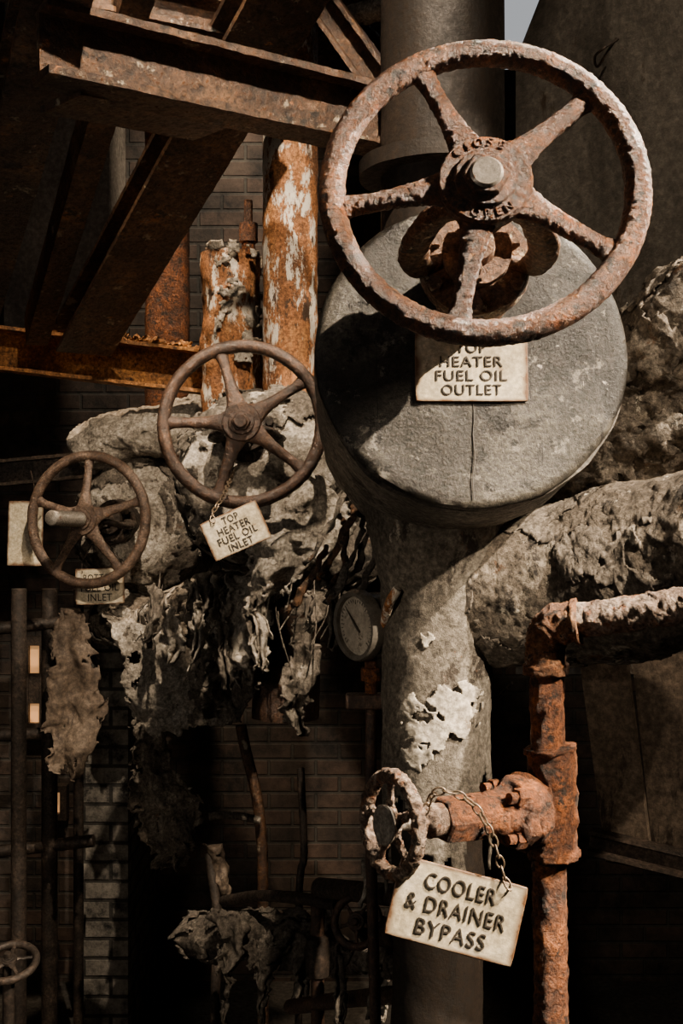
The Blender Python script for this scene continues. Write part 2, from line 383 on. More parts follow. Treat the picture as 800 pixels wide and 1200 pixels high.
# ============================================================ HEATER TANK
tt=math.radians(7); tn=Vector((0,-math.cos(tt),math.sin(tt)))
TC=W(553,414,1.75); TM=frame(TC,tn); TR=S(184,1.75)
tank=empty('heater_tank',TC-tn*.3,label='large round grey steel tank with scuffed flat end cover',cat='tank')
mk('end_cover',rough(lathe(fine([(.002,0),(TR-.012,0),(TR-.003,-.003),(TR,-.010)],.012)+[(TR,-.022)],120),.003,9,2,4),M_tank,TM,tank,50)
mk('tank_shell',rough(lathe(fine([(TR-.02,-.02),(TR+.002,-.022),(TR+.004,-.5),(TR-.05,-.56),(TR*.5,-.6),(.002,-.61)],.012),110),.006,9,3,4),M_tanks,TM,tank,60)
cr=spline([rayplane(x,y,TC+tn*.001,tn) for x,y in [(554,468),(555,490),(554,510),(556,535),(554,560),(555,585)]],6)
mk('crack_seam',sweep(cr,.0009,6),M_ink,parent=tank)
RX=W(518,0,2.2).x
riser=empty('riser_pipe',Vector((RX,2.2,2.66)),label='thick dark vertical steel riser pipe rising from the grey tank',cat='pipe')
mk('pipe_barrel',rough(sweep(line(Vector((RX,2.2,2.60)),Vector((RX,2.2,5.2)),60),.122,40),.0025,8),M_riser,parent=riser)
mk('pipe_collar',rough(xf(lathe(fine([(.12,0),(.165,0),(.165,.03),(.125,.032)],.01),48),Matrix.Translation(Vector((RX,2.2,2.86)))),.0015,20),M_riser,parent=riser)
# ============================================================ MAIN VALVE
n1=Vector((-.05,-math.cos(math.radians(12)),math.sin(math.radians(12))))
C1=W(567,222,1.40); M1=frame(C1,n1)
v1=empty('gate_valve',C1-n1*.3,label='large rust-covered five-spoke handwheel valve mounted on the grey tank',cat='valve',group='rusty handwheel valves')
handwheel(v1,M1,S(194,1.4),.0168,-101,.016,.058,M_wheel,3,letters=True,amp=.0013,spindle=.004,spr=.0205,fs=160,hi=2.6)
mN=(C1-W(553,340,1.75)).normalized()
M1y=frame(C1,mN)
yoke(v1,M1y,1.0,-.03,-.245,M_yoke,4,.12,1.05)
mk('bonnet_guard',rough(sweep(spline([Vector((-.085,-.0,-.2)),Vector((-.07,.045,-.17)),Vector((0,.06,-.16)),Vector((.07,.045,-.17)),Vector((.085,0,-.2))],12),.011,18),.002,40,5,4,.6),M_yoke,M1y,v1)
# ============================================================ SIGN PLATES
def prism_plate(w,h,t,nx=12,ny=8):
    V=[];Fc=[]
    for z in (-t/2,t/2):
        for j in range(ny+1):
            for i in range(nx+1):
                x=(i/nx-.5)*w;y=(j/ny-.5)*h
                if (i in(0,nx)) and (j in (0,ny)): x*=.985;y*=.985
                V.append(Vector((x,y,z)))
    N=(nx+1)*(ny+1)
    for j in range(ny):
        for i in range(nx):
            a=j*(nx+1)+i
            Fc.append((a,a+nx+1,a+nx+2,a+1)); b=a+N; Fc.append((b,b+1,b+nx+2,b+nx+1))
    ring=[i for i in range(nx+1)]+[j*(nx+1)+nx for j in range(1,ny+1)]+[ny*(nx+1)+i for i in range(nx-1,-1,-1)]+[j*(nx+1) for j in range(ny-1,0,-1)]
    for a,b in zip(ring,ring[1:]+ring[:1]): Fc.append((a,b,b+N,a+N))
    return V,Fc
def sign(C,n,roll,w,h,lines,cap,label,widths,pitch,top=0,thin=-.004):
    M=frame(C,n,roll)
    e=empty('sign_plate',C,label=label,cat='sign')
    mk('plate',rough(prism_plate(w,h,.004),.0003,14,w*100),M_plate,M,e,30,bevel=.0012)
    parts=[]
    for i,l in enumerate(lines):
        y=top+(len(lines)-1)/2*pitch-i*pitch
        parts.append(xf(text(l,cap/.70,.0007,cap*thin,widths[i]),Matrix.Translation(Vector((0,y,.0030)))))
    mk('lettering',join(*parts),M_ink,M,e,0)
    return e,M
d1=1.73
Cs=rayplane(552,430,TC+tn*.004,tn)
sign(Cs,tn,0,S(133,d1),S(84,d1),['TOP','HEATER','FUEL OIL','OUTLET'],S(12.6,d1),'off-white enamel sign reading TOP HEATER FUEL OIL OUTLET',[S(36,d1),S(74,d1),S(84,d1),S(70,d1)],S(17.0,d1),top=-.003)
d2=2.62
s2,_=sign(W(276,622,d2),Vector((.05,-1,.05)),24,S(72,d2),S(48,d2),['TOP','HEATER','FUEL OIL','INLET'],S(8.4,d2),'tilted off-white sign reading TOP HEATER FUEL OIL INLET',[S(20,d2),S(40,d2),S(49,d2),S(30,d2)],S(10.8,d2),thin=.016)
chain([W(249,612,d2-.01),W(250,600,d2+.01),W(262,580,2.7),W(275,548,2.88)],'chain',s2,M_chain,.007,.0018)
d3=3.80
s3,_=sign(W(117,687,d3),Vector((0,-1,.05)),2,S(57,d3),S(42,d3),['BOTTOM','FUEL OIL','INLET'],S(8.4,d3),'small off-white sign reading BOTTOM FUEL OIL INLET',[S(38,d3),S(44,d3),S(28,d3)],S(11.5,d3),top=-S(1.5,d3),thin=.018)
mk('hanging_wire',sweep(spline([W(96,672,d3-.01),W(98,655,d3+.06),W(118,630,3.92),W(138,655,d3+.06),W(139,672,d3-.01)],8),.002,8),M_darkiron,parent=s3)
d4=3.95
b4=empty('blank_tag',W(30,625,d4),label='blank beige metal tag hanging by a wire behind the wheel rim',cat='tag')
mk('plate',rough(prism_plate(S(40,d4),S(76,d4),.004),.001,14,3),M_plate,frame(W(30,625,d4),Vector((.1,-1,.05)),-1),b4,30)
mk('hanging_wire',sweep(spline([W(34,592,d4-.01),W(40,575,d4),W(38,560,4.05),W(36,552,4.15)],8),.002,8),M_darkiron,parent=b4)
d5=1.25
s5,M5=sign(W(534,1067,d5),Vector((-.05,-1,.12)),-13.5,S(153,d5),S(93,d5),['COOLER','& DRAINER','BYPASS'],S(18.5,d5),'weathered cream sign reading COOLER & DRAINER BYPASS on a chain',[S(84,d5),S(118,d5),S(82,d5)],S(26.5,d5),thin=-.012)
# ============================================================ VALVE 2, 3
C2=W(284,497,2.8); n2=Vector((.0,-.99,.06)).normalized(); M2=frame(C2,n2)
v2=empty('gate_valve',C2-n2*.25,label='dark brown rusted handwheel valve in front of torn pale insulation',cat='valve',group='rusty handwheel valves')
handwheel(v2,M2,S(100,2.8),.0165,-109,.025,.048,M_wheel_d,13,amp=.0014,spindle=.012,spr=.018,fs=80)
yoke(v2,M2,.95,-.03,-.2,M_darkiron,14,.2)
C3=W(103,609,3.75); n3=Vector((-.3,-.95,.03)).normalized(); M3=frame(C3,n3)
v3=empty('gate_valve',C3-n3*.25,label='rusty handwheel valve with a long protruding threaded spindle',cat='valve',group='rusty handwheel valves')
handwheel(v3,M3,S(81,3.75),.0175,90,.025,.052,M_wheel_g,23,amp=.0014,spindle=.02,spr=.016,fs=80)
pr=[]
z=.05
while z<.22: pr+= [(.022,z),(.0255,z+.004),(.022,z+.008)]; z+=.008
mk('threaded_spindle',lathe(pr,24),M_steel,M3,v3,0)
yoke(v3,M3,.95,-.03,-.18,M_darkiron,24,.2)
# ============================================================ BYPASS PIPE + VALVE
dp=1.40
rp=.0225
bp=empty('bypass_pipe',Vector((W(652,0,dp).x,dp,0)),label='heavily rusted orange pipe with elbow and tee carrying the bypass valve',cat='pipe')
mk('vertical_pipe',rough(sweep(line(Vector((W(664,0,dp).x,dp,0)),W(640,765,dp),260),[rp*(1.05 if i<170 else .95) for i in range(261)],36),.0026,85,1,4,.6),M_rust,parent=bp)
M_rusttop=weather('rust_grey_top',[(.07,.036,.021),(.21,.145,.105),(.42,.355,.295)],30,[((.2,.075,.03),.56,34),((.025,.016,.011),.575,60)],.62,.1,1,130,.013,contrast=1)
M_rustmix=weather('rust_crusted_elbow',[(.045,.02,.01),(.18,.068,.022),(.36,.2,.105)],30,[((.45,.38,.31),.6,26),((.02,.011,.008),.56,60)],.7,.05,1,130,.013,contrast=1)
el=spline([W(639,790,dp),W(638,765,dp),W(639,748,dp-.004),W(648,735,dp-.012),W(664,730,dp-.02),W(678,728,dp-.025)],12)
mk('elbow_fitting',rough(sweep(el,[.0255+(.003 if (i<6 or i>len(el)-7) else 0) for i in range(len(el))],36),.003,70,2,4,.6),M_rustmix,parent=bp,sharp=0)
mk('horizontal_pipe',rough(sweep(line(W(668,729,dp-.02),W(930,690,dp-.13),170),.0215,36),.0026,75,3,4,.6),M_rusttop,parent=bp)
mk('tee_fitting',rough(sweep(spline([W(645+4*k/7,y,dp) for k,y in enumerate((872,878,884,905,945,985,1000,1008))],5),[.026]*3+[.033]*5+[.0305]*20+[.033]*5+[.026]*3,36),.0034,65,4,4,.6),M_rust,parent=bp,sharp=0)
P4=W(647,948,dp)
W4=W(459,966,P4.y-.12)
u4=(W4-P4).normalized(); L4=(W4-P4).length
V4=frame(P4,u4)
v4=empty('bypass_valve',P4,label='small bypass valve with crusted pale handwheel on rusted pipe',cat='valve')
mk('valve_body',rough(lathe(fine([(.024,0),(.027,.02),(.034,.028),(.044,.034),(.046,.05),(.042,.053),(.044,.056),(.043,.068),(.033,.074),(.028,.085),(.026,.13)],.0035),56),.004,50,5,4,.6),M_rust,V4,v4,0)
for i in range(4):
    a=math.radians(45+90*i)
    mk('flange_bolt',rough(xf(join(hexp(.0115,.030,.036),hexp(.0115,.064,.08),lathe([(.007,.034),(.007,.092)],12)),Matrix.Translation(Vector((.036*math.cos(a),.036*math.sin(a),0)))),.0018,60,i),M_rust,V4,v4,25)
mk('bonnet_nut',rough(hexp(.0285,.105,.172),.0025,50,6),M_rust,V4,v4,30,bevel=.002)
mk('gland_nut',rough(lathe(fine([(.02,.165),(.021,.192),(.015,.198),(.0145,.214)],.004),28),.0016,60,6),M_rusttop,V4,v4,40)
M_wheelw=weather('crusted_wheel',[(.045,.024,.015),(.14,.088,.058),(.34,.27,.21)],45,[((.17,.07,.03),.56,60),((.02,.013,.01),.57,80),((.48,.42,.35),.63,70)],.7,.1,1,180,.008,contrast=1)
M4=frame(W4,u4,10)
handwheel(v4,M4,.0635,.0082,90,.002,.020,M_wheelw,33,amp=.0019,spindle=.0,spr=.006,nspoke=5,hi=1.8,fs=150,sw=1.35)
mk('name_disc',rough(lathe(fine([(.001,.0125),(.022,.0125),(.0235,.011),(.022,.008),(.001,.008)],.004),40),.0008,60,2),M_disc,M4,v4)
mk('stem_end',sweep([P4+u4*.19,W4],.0085,16),M_steel,parent=v4)
chain([W(597,1042,d5-.006),W(590,1025,d5),W(578,985,1.25),W(560,950,1.26),W(538,932,1.27),W(512,928,1.27),W(500,945,1.29),W(492,975,1.28),W(482,1010,d5)],'chain',s5,M_chain,.0055,.0013)
# ============================================================ INSULATED COLUMN AND PIPES
cx=W(512,0,2.12).x
colm=empty('insulated_column',Vector((cx,2.12,0)),label='grey plastered vertical insulated pipe with peeling pale patches',cat='pipe')
ZB=W(0,985,2.02).z
mk('shaded_lower_pipe',rough(sweep(line(Vector((cx,2.12,0)),Vector((cx,2.12,ZB+.2)),100),.088,60),.005,8,1,5),M_riser,parent=colm,sharp=0)  # dark iron colour stands in for shade on the column's lower part
Lg=rough(sweep(line(Vector((cx,2.12,ZB-.25)),Vector((cx,2.12,2.28)),160),.100,100,cap=False),.010,5,1,5)
def ragged_bottom(vf,z0,amp,sc):
    V,Fc=vf; keep=[f for f in Fc if sum(V[i].z for i in f)/len(f) > z0+amp*(noise.noise(Vector((V[f[0]].x*sc,V[f[0]].y*sc,0)))+.4*noise.noise(Vector((V[f[0]].x*sc*4,V[f[0]].y*sc*4,3))))]
    used=sorted({i for f in keep for i in f}); mp={o:i for i,o in enumerate(used)}
    return [V[i] for i in used],[tuple(mp[i] for i in f) for f in keep]
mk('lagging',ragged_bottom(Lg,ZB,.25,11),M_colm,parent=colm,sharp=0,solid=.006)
mk('collar',rough(sweep(spline([Vector((cx+.004,2.12,z)) for z in (1.88,1.96,2.04,2.12,2.2,2.26)],6),[.096+.065*(i/30)**1.6 for i in range(31)],60),.009,6,1,5),M_colm,parent=colm,sharp=0)
def patch(poly,cx,cy,r,name,par,mat):
    V=[];Fc=[]
    xs=[p[0] for p in poly]; ys=[p[1] for p in poly]
    x0,x1,y0,y1=min(xs),max(xs),min(ys),max(ys)
    def inside(x,y):
        c=False;j=len(poly)-1
        for i in range(len(poly)):
            if (poly[i][1]>y)!=(poly[j][1]>y) and x<(poly[j][0]-poly[i][0])*(y-poly[i][1])/(poly[j][1]-poly[i][1])+poly[i][0]: c=not c
            j=i
        return c
    st=1.5; nx=int((x1-x0)/st)+1; ny=int((y1-y0)/st)+1; idx={}
    def vert(i,j):
        if (i,j) in idx: return idx[(i,j)]
        x=x0+i*st; y=y0+j*st; d=cy-r; wx=(x-400)/F*d
        off=max(-r*.98,min(r*.98,wx-cx)); yy=cy-math.sqrt(r*r-off*off)-.007
        p=Vector((cx+off,yy,CZ-(y-600)/F*d)); p+=noise.noise_vector(p*30)*.004+noise.noise_vector(p*100)*.0015
        idx[(i,j)]=len(V); V.append(p); return idx[(i,j)]
    for j in range(ny):
        for i in range(nx):
            jx=noise.noise(Vector((i*.12,j*.12,1)))*14
            hx=noise.noise(Vector((i*.09,j*.09,7)))+.4*noise.noise(Vector((i*.3,j*.3,7)))
            if hx>.36: continue
            if inside(x0+(i+.5)*st+jx,y0+(j+.5)*st+jx): Fc.append((vert(i,j),vert(i,j+1),vert(i+1,j+1),vert(i+1,j)))
    mk(name,(V,Fc),mat,parent=par,sharp=0,solid=.003)
patch([(474,822),(490,818),(500,832),(512,810),(520,800),(532,812),(545,798),(567,812),(562,848),(545,868),(535,862),(520,880),(500,888),(492,905),(476,895),(482,870),(470,850)],cx,2.12,.105,'plaster_flake',colm,M_plast)
patch([(492,742),(502,738),(510,748),(505,762),(494,760)],cx,2.12,.105,'plaster_flake',colm,M_plast)
P=spline([W(525,690,2.17),W(590,690,2.13),W(680,685,2.08),(W(760,668,2.0)),W(850,650,1.9),W(1000,630,1.76)],44)
hp=empty('insulated_pipe',W(680,690,2.0),label='thick horizontal pipe wrapped in cracked dirty grey plaster lagging',cat='pipe')
mk('lagging',rough(sweep(P,[.115+.04*min(1,i/70)+.005*math.sin(i*.07) for i in range(len(P))],150),.012,5,2,7,.64),M_jack,parent=hp,sharp=0)
mk('torn_wrap',holes(rough(sweep(P[20:],[.1165+.04*min(1,(i+20)/70)+.005*math.sin((i+20)*.07) for i in range(len(P)-20)],180,cap=False),.0125,5,2,7,.64),7,-.15,8),M_insd,parent=hp,sharp=0,solid=.003)
P=spline([W(640,640,2.28),W(705,580,2.26),W(765,505,2.18),W(830,425,2.1),W(950,330,1.98)],30)
ib=empty('insulation_bundle',P[40],label='sloping branch pipe wrapped in lumpy torn grey lagging',cat='insulation')
mk('lagging',rough(sweep(P,[.13+.05*min(1,i/50) for i in range(len(P))],120),.022,6,5,7,.62),M_jack,parent=ib,sharp=0)
mk('torn_wrap',holes(rough(sweep(P,[.133+.052*min(1,i/50) for i in range(len(P))],150,cap=False),.023,6,5,7,.62),8,-.08,6),M_insd,parent=ib,sharp=0,solid=.003)
# ============================================================ RIGHT CASING
def slab(pts,th):
    a=[W(*p) for p in pts]; n=(a[1]-a[0]).cross(a[-1]-a[0]).normalized()
    if n.y<0: n=-n
    b=[p+n*th for p in a]; m=len(a)
    return a+b,[tuple(range(m)),tuple(range(m,2*m))[::-1]]+[(i,(i+1)%m,(i+1)%m+m,i+m) for i in range(m)]
mk('boiler_casing',slab([(604,790,2.75),(604,70,2.75),(655,-60,2.68),(1000,-60,2.2),(1000,790,2.2)],.05),M_casing,sharp=20,label='large dusty grey-brown boiler casing panel beside the riser',cat='panel')
for a,b,t in ((688,742,.0),(744,830,.01),(832,1000,.0)):
    mk('cladding_panel',slab([(a-10+t*600,770,2.35-t),(a+22,1010,2.35),(b+22,1020,2.30),(b-10,765,2.30)],.02),M_plank,sharp=20,label='dull brown metal cladding panel hanging under the pipe',cat='panel',group='cladding panels')
mk('angle_rail',prism(cbeam(.03,.05,.008),W(690,985,2.3),W(1000,1060,2.1)),M_darkiron,sharp=20,label='dark rusted steel angle rail below the cladding',cat='beam')
mk('wire_loop',sweep(spline([W(722,45,2.52),W(712,60,2.50),W(700,78,2.52),(W(697,66,2.50)),W(708,56,2.48),W(724,46,2.5)],8),.003,8),M_darkiron,label='small loop of dark wire hanging on the casing panel',cat='wire')
mk('wire_loop',sweep(spline([W(600,800,2.1),W(585,815,2.2),W(572,822,2.2),W(566,838,2.2),W(560,850,2.15)],8),.003,8),M_darkiron,label='small loop of dark wire hanging under the insulated pipe',cat='wire')
# ============================================================ STEEL BEAMS
def beam(prof,a,b,mat=M_beam,label='rusted steel I-beam of the overhead frame',n=90):
    return mk('steel_beam',rough(prism(prof,a,b,n=n),.0015,34,a.x,3,.6),mat,sharp=25,label=label,cat='beam',group='overhead steel frame beams')
beam(ibeam(.085,.125,.014),W(45,50,1.85),W(452,143,2.28),label='rusted steel I-beam crossing toward the riser pipe')
beam(ibeam(.11,.12,.014),W(72,-60,1.80),W(-45,430,3.6),M_beam,'dark rusted side beam of the overhead frame')
beam(ibeam(.19,.10,.014),W(345,-40,2.55),W(96,400,3.72),M_beam,'wide rusted diagonal girder rising behind the frame')
beam(cbeam(.07,.11),W(165,-40,2.45),W(42,388,3.72),M_beam,'narrow rusted diagonal channel rising behind the frame')
beam(rect(.13,.012),W(70,118,1.95),W(250,152,2.2),M_beam,'flat rusted gusset plate under the main beam')
beam(cbeam(.10,.15),W(-60,402,3.85),W(425,458,3.85),M_beam_o,'orange rusted cross beam lit along its top edge')
beam(ibeam(.07,.09),W(-40,-40,2.3),W(330,40,2.9),M_beam,'thin rusted stringer in the upper frame')
beam(rect(.10,.02),W(300,150,3.6),W(475,-60,3.2),M_tanks,'pale grey diagonal steel flat with flaking paint')
beam(ibeam(.08,.08),W(355,-30,3.0),W(455,110,2.9),M_beam,'short rusted angled brace near the riser')
beam(ibeam(.09,.1),W(-60,560,4.25),W(105,545,4.25),M_darkiron,'dark rusted low cross beam')
mk('concrete_block',rough(box((W(10,0,4.6).x,4.55,W(0,400,4.6).z),(W(130,0,4.6).x,4.9,5.2)),.01,4),M_casing,sharp=30,label='grey concrete pier behind the overhead frame',cat='pier')
mk('rust_debris',rough(sweep(line(W(60,386,3.82),W(250,410,3.82),200),[.006+.022*abs(noise.noise(Vector((i*.4,0,0)))) for i in range(201)],12),.02,40,3),M_beam_o,sharp=0,label='crumbled orange rust flakes lying on the cross beam',cat='debris',kind='stuff')
# ============================================================ BACK VERTICAL PIPES
x=W(340,0,3.2).x
vp=empty('vertical_pipe',Vector((x,3.2,2.4)),label='vertical pipe with orange rust and peeling white paint',cat='pipe')
mk('pipe_barrel',rough(sweep(line(Vector((x,3.2,2.3)),Vector((x,3.2,5.2)),160),.079,48),.003,26,1,4,.6),M_rustpipe,parent=vp)
x=W(196,0,4.3).x
mk('vertical_pipe',rough(sweep(line(Vector((x,4.3,2.3)),Vector((x,4.3,5.2)),160),.086,32),.003,16,2),M_rust,label='brown rusted vertical pipe near the brick wall',cat='pipe')
x=W(270,0,3.6).x
sp=empty('capped_pipe_stub',Vector((x,3.6,2.6)),label='capped pipe stub with flaking white lagging and a top bolt',cat='pipe')
mk('stub_barrel',rough(sweep(line(Vector((x,3.6,2.5)),W(270,298,3.6),60),.094,40),.008,14,3,4),M_rustpipe,parent=sp)
mk('torn_lagging',holes(rough(sweep(line(W(278,430,3.58),W(278,290,3.58),80),[.092]*81,80,cap=False),.012,12,3,5),12,-.12,4),M_ins,parent=sp,sharp=0,solid=.003)
mk('cap_bolt',rough(sweep([W(291,y,3.55) for y in (300,285,284,262,261,235)],[.022,.022,.03,.03,.014,.014],16),.001,30),M_rust,parent=sp)
mk('pipe_elbow',rough(sweep(spline([W(372,150,3.28),W(440,90,3.2),W(432,55,3.2),W(415,30,3.2),W(418,-160,3.2)],10),.045,24),.006,20,4),M_rust,sharp=0,label='rust-red pipe elbow above the overhead frame',cat='pipe')
mk('lagging_end',rough(sweep(line(W(385,26,3.15),W(470,5,3.0),20),.028,20),.012,20,4),M_ins,sharp=0,label='pale end of a lagged pipe above the frame',cat='insulation')
# ============================================================ INSULATED VALVE BODIES
D2=frame(W(308,556,3.02),Vector((0,-1,.05)))
b2=empty('insulated_drum',W(308,556,3.3),label='round vessel end covered in pale crumbling insulation',cat='insulation')
mk('lagging',rough(lathe(fine([(.002,.03),(.12,.03),(.2,.0),(.235,-.05),(.25,-.15),(.245,-.5),(.1,-.55),(.002,-.55)],.009),140),.024,4,4,7,.56),M_ins,D2,b2,0)
mk('torn_wrap',holes(rough(lathe(fine([(.10,.036),(.16,.030),(.225,.001),(.256,-.06),(.263,-.3)],.007),170,False,False),.025,4,4,7,.56),8,-.12,3),M_insd,D2,b2,0,solid=.003)
sheet([(350,390,560,2.95),(300,412,600,2.93),(285,400,640,2.93),(290,352,676,2.95),(300,330,700,2.97)],M_ins,'torn_flap',b2,seed=5,bulge=.05,amp=.02)
D3=frame(W(160,612,4.0),Vector((-.1,-1,.0)))
b3=empty('insulated_drum',W(160,612,4.2),label='lumpy insulated valve body behind the small handwheel',cat='insulation')
mk('lagging',rough(lathe(fine([(.002,.02),(.15,.02),(.21,-.02),(.25,-.1),(.25,-.5),(.002,-.5)],.010),130),.032,4,7,7,.56),M_ins,D3,b3,0)
mk('torn_wrap',holes(rough(lathe(fine([(.12,.025),(.2,.006),(.255,-.06),(.266,-.3)],.008),150,False,False),.033,4,7,7,.56),8,-.08,5),M_insd,D3,b3,0,solid=.003)
mk('upper_lagging',rough(sweep(spline([W(100,525,4.08),W(140,508,4.0),W(170,512,3.98),W(215,500,4.0),W(250,480,4.1)],16),[.09]*65,60),.035,6,9,6,.55),M_ins,parent=b3,sharp=0)
P=spline([W(130,722,4.08),W(190,728,3.85),W(260,712,3.5),W(330,690,3.3),W(420,640,3.1)],20)
ll=empty('lagged_line',P[40],label='sagging dirty lagged pipe under the valves',cat='insulation')
mk('lagging',rough(sweep(P,.098,80),.03,6,12,6,.56),M_insd,parent=ll,sharp=0)
mk('torn_wrap',holes(rough(sweep(P,[.103]*len(P),110,cap=False),.033,6,12,6,.56),9,-.05,7),M_ins,parent=ll,sharp=0,solid=.004)
mk('rusted_drum',rough(sweep(line(W(335,690,3.3),W(335,840,3.3),40),.1,36),.004,12,2),M_wheel_d,label='dark red rusted vertical drum under the insulated vessel',cat='pipe')
H='torn pale insulation hanging in a ragged sheet'
G=dict(cat='insulation',group='hanging torn insulation')
sheet([(150,232,735,3.45),(144,288,765,3.4),(146,284,800,3.38),(150,262,835,3.4),(156,225,858,3.4)],M_ins,'hanging_insulation',seed=11,amp=.015,jag=.010,nu=60,hole=.26,thick=.005,label='large pale grey torn insulation sheet hanging below the valves',**G)
sheet([(215,305,680,3.25),(228,322,725,3.2),(222,308,770,3.2),(226,290,815,3.22),(235,270,850,3.25)],M_insd,'hanging_insulation',seed=12,label=H,amp=.028,nu=60,hole=.22,thick=.005,**G)
sheet([(240,285,690,3.2),(236,292,730,3.15),(244,280,775,3.15)],M_ins,'hanging_insulation',seed=27,label=H,amp=.028,nu=40,hole=.22,thick=.005,**G)
sheet([(262,322,680,3.1),(266,318,720,3.07),(262,304,765,3.07),(270,292,800,3.1)],M_ins,'hanging_insulation',seed=22,label=H,amp=.028,nu=50,hole=.2,thick=.004,**G)
sheet([(170,240,715,3.6),(165,250,750,3.55),(180,240,790,3.55)],M_insd,'hanging_insulation',seed=33,label=H,amp=.03,nu=50,hole=.2,thick=.005,**G)
sheet([(330,378,690,3.0),(345,376,745,2.98),(328,370,800,2.98),(338,362,835,3.0),(346,356,858,3.0)],M_insd,'hanging_insulation',seed=13,label='pale scrap of insulation dangling in the dark',amp=.022,nu=30,hole=.15,**G)
sheet([(66,88,712,3.85),(62,110,745,3.8),(54,116,800,3.8),(54,118,860,3.8),(60,92,912,3.8)],M_plank,'hanging_insulation',seed=14,label='long brown dirty cloth-like lagging hanging down',nu=40,amp=.015,**G)
sheet([(155,190,840,3.9),(152,196,890,3.85),(155,222,940,3.8),(170,232,975,3.8),(188,212,1025,3.8)],M_insd,'hanging_insulation',seed=15,label='dangling shredded lagging against the painted brick pier',amp=.03,nu=40,hole=.16,**G)
sheet([(120,140,715,3.85),(125,165,738,3.78),(125,180,755,3.78)],M_ins,'hanging_insulation',seed=16,label=H,amp=.02,**G)
for i in range(12):
    a=random.uniform(150,395); b=random.uniform(670,735); w_=random.uniform(8,22); h_=random.uniform(45,100)
    d=3.55-(a-120)/280*.8-.1
    dr=random.uniform(-16,16)
    sheet([(a,a+w_,b,d),(a+dr*.4,a+w_+dr*.6,b+h_*.45,d-.04),(a+dr+2,a+w_*.5+dr+3,b+h_,d-.02)],random.choice([M_ins,M_insd,M_insd]),'hanging_insulation',seed=40+i,nu=14,amp=.018,jag=.008,thick=.003,hole=.3,label='small ragged strip of torn insulation',**G)
for i in range(20):
    a=random.uniform(150,400); b=random.uniform(665,725); d=3.55-(a-120)/280*.8; l=random.uniform(25,90); dx=random.uniform(-20,20)
    P=spline([W(a,b,d+.05),W(a+dx*.2,b+l*.4,d-.02),W(a+dx,b+l*.8,d),W(a+dx*1.4,b+l,d)],6)
    mk('insulation_fibre',sweep(P,[.0018]*(len(P)-1)+[.0006],6),M_insd,sharp=0,label='thin loose fibre hanging from torn lagging',cat='insulation',group='loose hanging fibres')
for i,(a,b,c,d) in enumerate([(415,590,385,660),(425,610,395,690),(408,560,372,640),(380,640,350,700),(430,580,420,660),(440,600,428,680),(395,600,400,670)]):
    P=spline([W(a,b,2.6),W((a+c)/2+8,(b+d)/2-10,2.55),W(c,d,2.57),W(c-14,d+20,2.6)],8)
    mk('insulation_strip',rough(sweep(P,[(.008,.002)]*len(P),8),.01,25,i),M_insd if i%3 else M_beam,sharp=0,label='thin torn strip of lagging dangling beside the tank',cat='insulation',group='dangling lagging strips')
mk('brick_pier',box((W(98,0,4.5).x,4.5,0),(W(150,0,4.5).x,5.2,W(0,740,4.5).z)),M_brickg,sharp=20,label='whitewashed brick pier rising from the floor',cat='pier')
for px,d,r,lab in ((22,3.2,.022,'dark upright pipe at the edge'),(58,4.2,.03,'dark upright pipe by the windows'),(92,4.35,.02,'thin upright pipe by the brick pier')):
    mk('upright_pipe',sweep(line(Vector((W(px,0,d).x,d,0)),Vector((W(px,0,d).x,d,CZ-(690-600)/F*d)),30),r,18),M_darkiron,label=lab,cat='pipe',group='dark upright pipes')
for (a,b) in (((-20,862,4.2),(100,858,4.2)),((-20,1000,4.2),(110,985,4.2)),((-20,738,4.15),(90,728,4.2))):
    mk('cross_pipe',sweep(line(W(*a),W(*b),10),.024,16),M_darkiron,label='dark horizontal pipe between the uprights',cat='pipe',group='dark cross pipes')
M6=frame(W(10,1128,2.6),Vector((0,-.3,.95)))
v6=empty('floor_valve',W(10,1200,2.6),label='small dark handwheel valve with upright spindle',cat='valve')
handwheel(v6,M6,S(36,2.6),.009,20,.008,.02,M_darkiron,41,amp=.001,spindle=.01,spr=.008)
mk('valve_stem',sweep([W(10,1130,2.6),Vector((W(10,0,2.6).x,2.6,0))],.014,16),M_darkiron,parent=v6)
# ---- low tangle of small pipes and lagging
P=spline([W(225,1105,2.92),W(280,1092,2.85),W(330,1100,2.8),W(390,1118,2.75),W(470,1128,2.3)],18)
ls=empty('lagged_low_pipe',P[20],label='low horizontal pipe wrapped in ragged grey lagging',cat='insulation')
mk('lagging',rough(sweep(P,[.05 if i<50 else max(.02,.05-.0025*(i-50)) for i in range(len(P))],50),.026,10,15,6,.55),M_insd,parent=ls,sharp=0)
mk('torn_wrap',holes(rough(sweep(P[:50],[.056]*50,80,cap=False),.03,10,15,6,.55),13,-.1,9),M_insd,parent=ls,sharp=0,solid=.003)
for i,(a,w_,b,h_,m) in enumerate([(245,50,1080,60,M_insd),(285,50,1100,55,M_insd),(330,40,1090,80,M_insd),(362,22,1060,90,M_insd),(300,16,1120,80,M_insd),(260,12,1110,80,M_insd),(395,18,1100,85,M_insd),(440,14,1110,80,M_ins)]):
    sheet([(a,a+w_,b,2.75 if a<390 else 2.4),(a+4,a+w_*.9,b+h_*.5,2.72 if a<390 else 2.38),(a+w_*.3,a+w_*.6,b+h_,2.74 if a<390 else 2.4)],m,'hanging_insulation',seed=90+i,label='shredded lagging hanging from the low pipe',amp=.022,nu=24,hole=.12,**G)
LP=dict(cat='pipe',group='small low pipes')
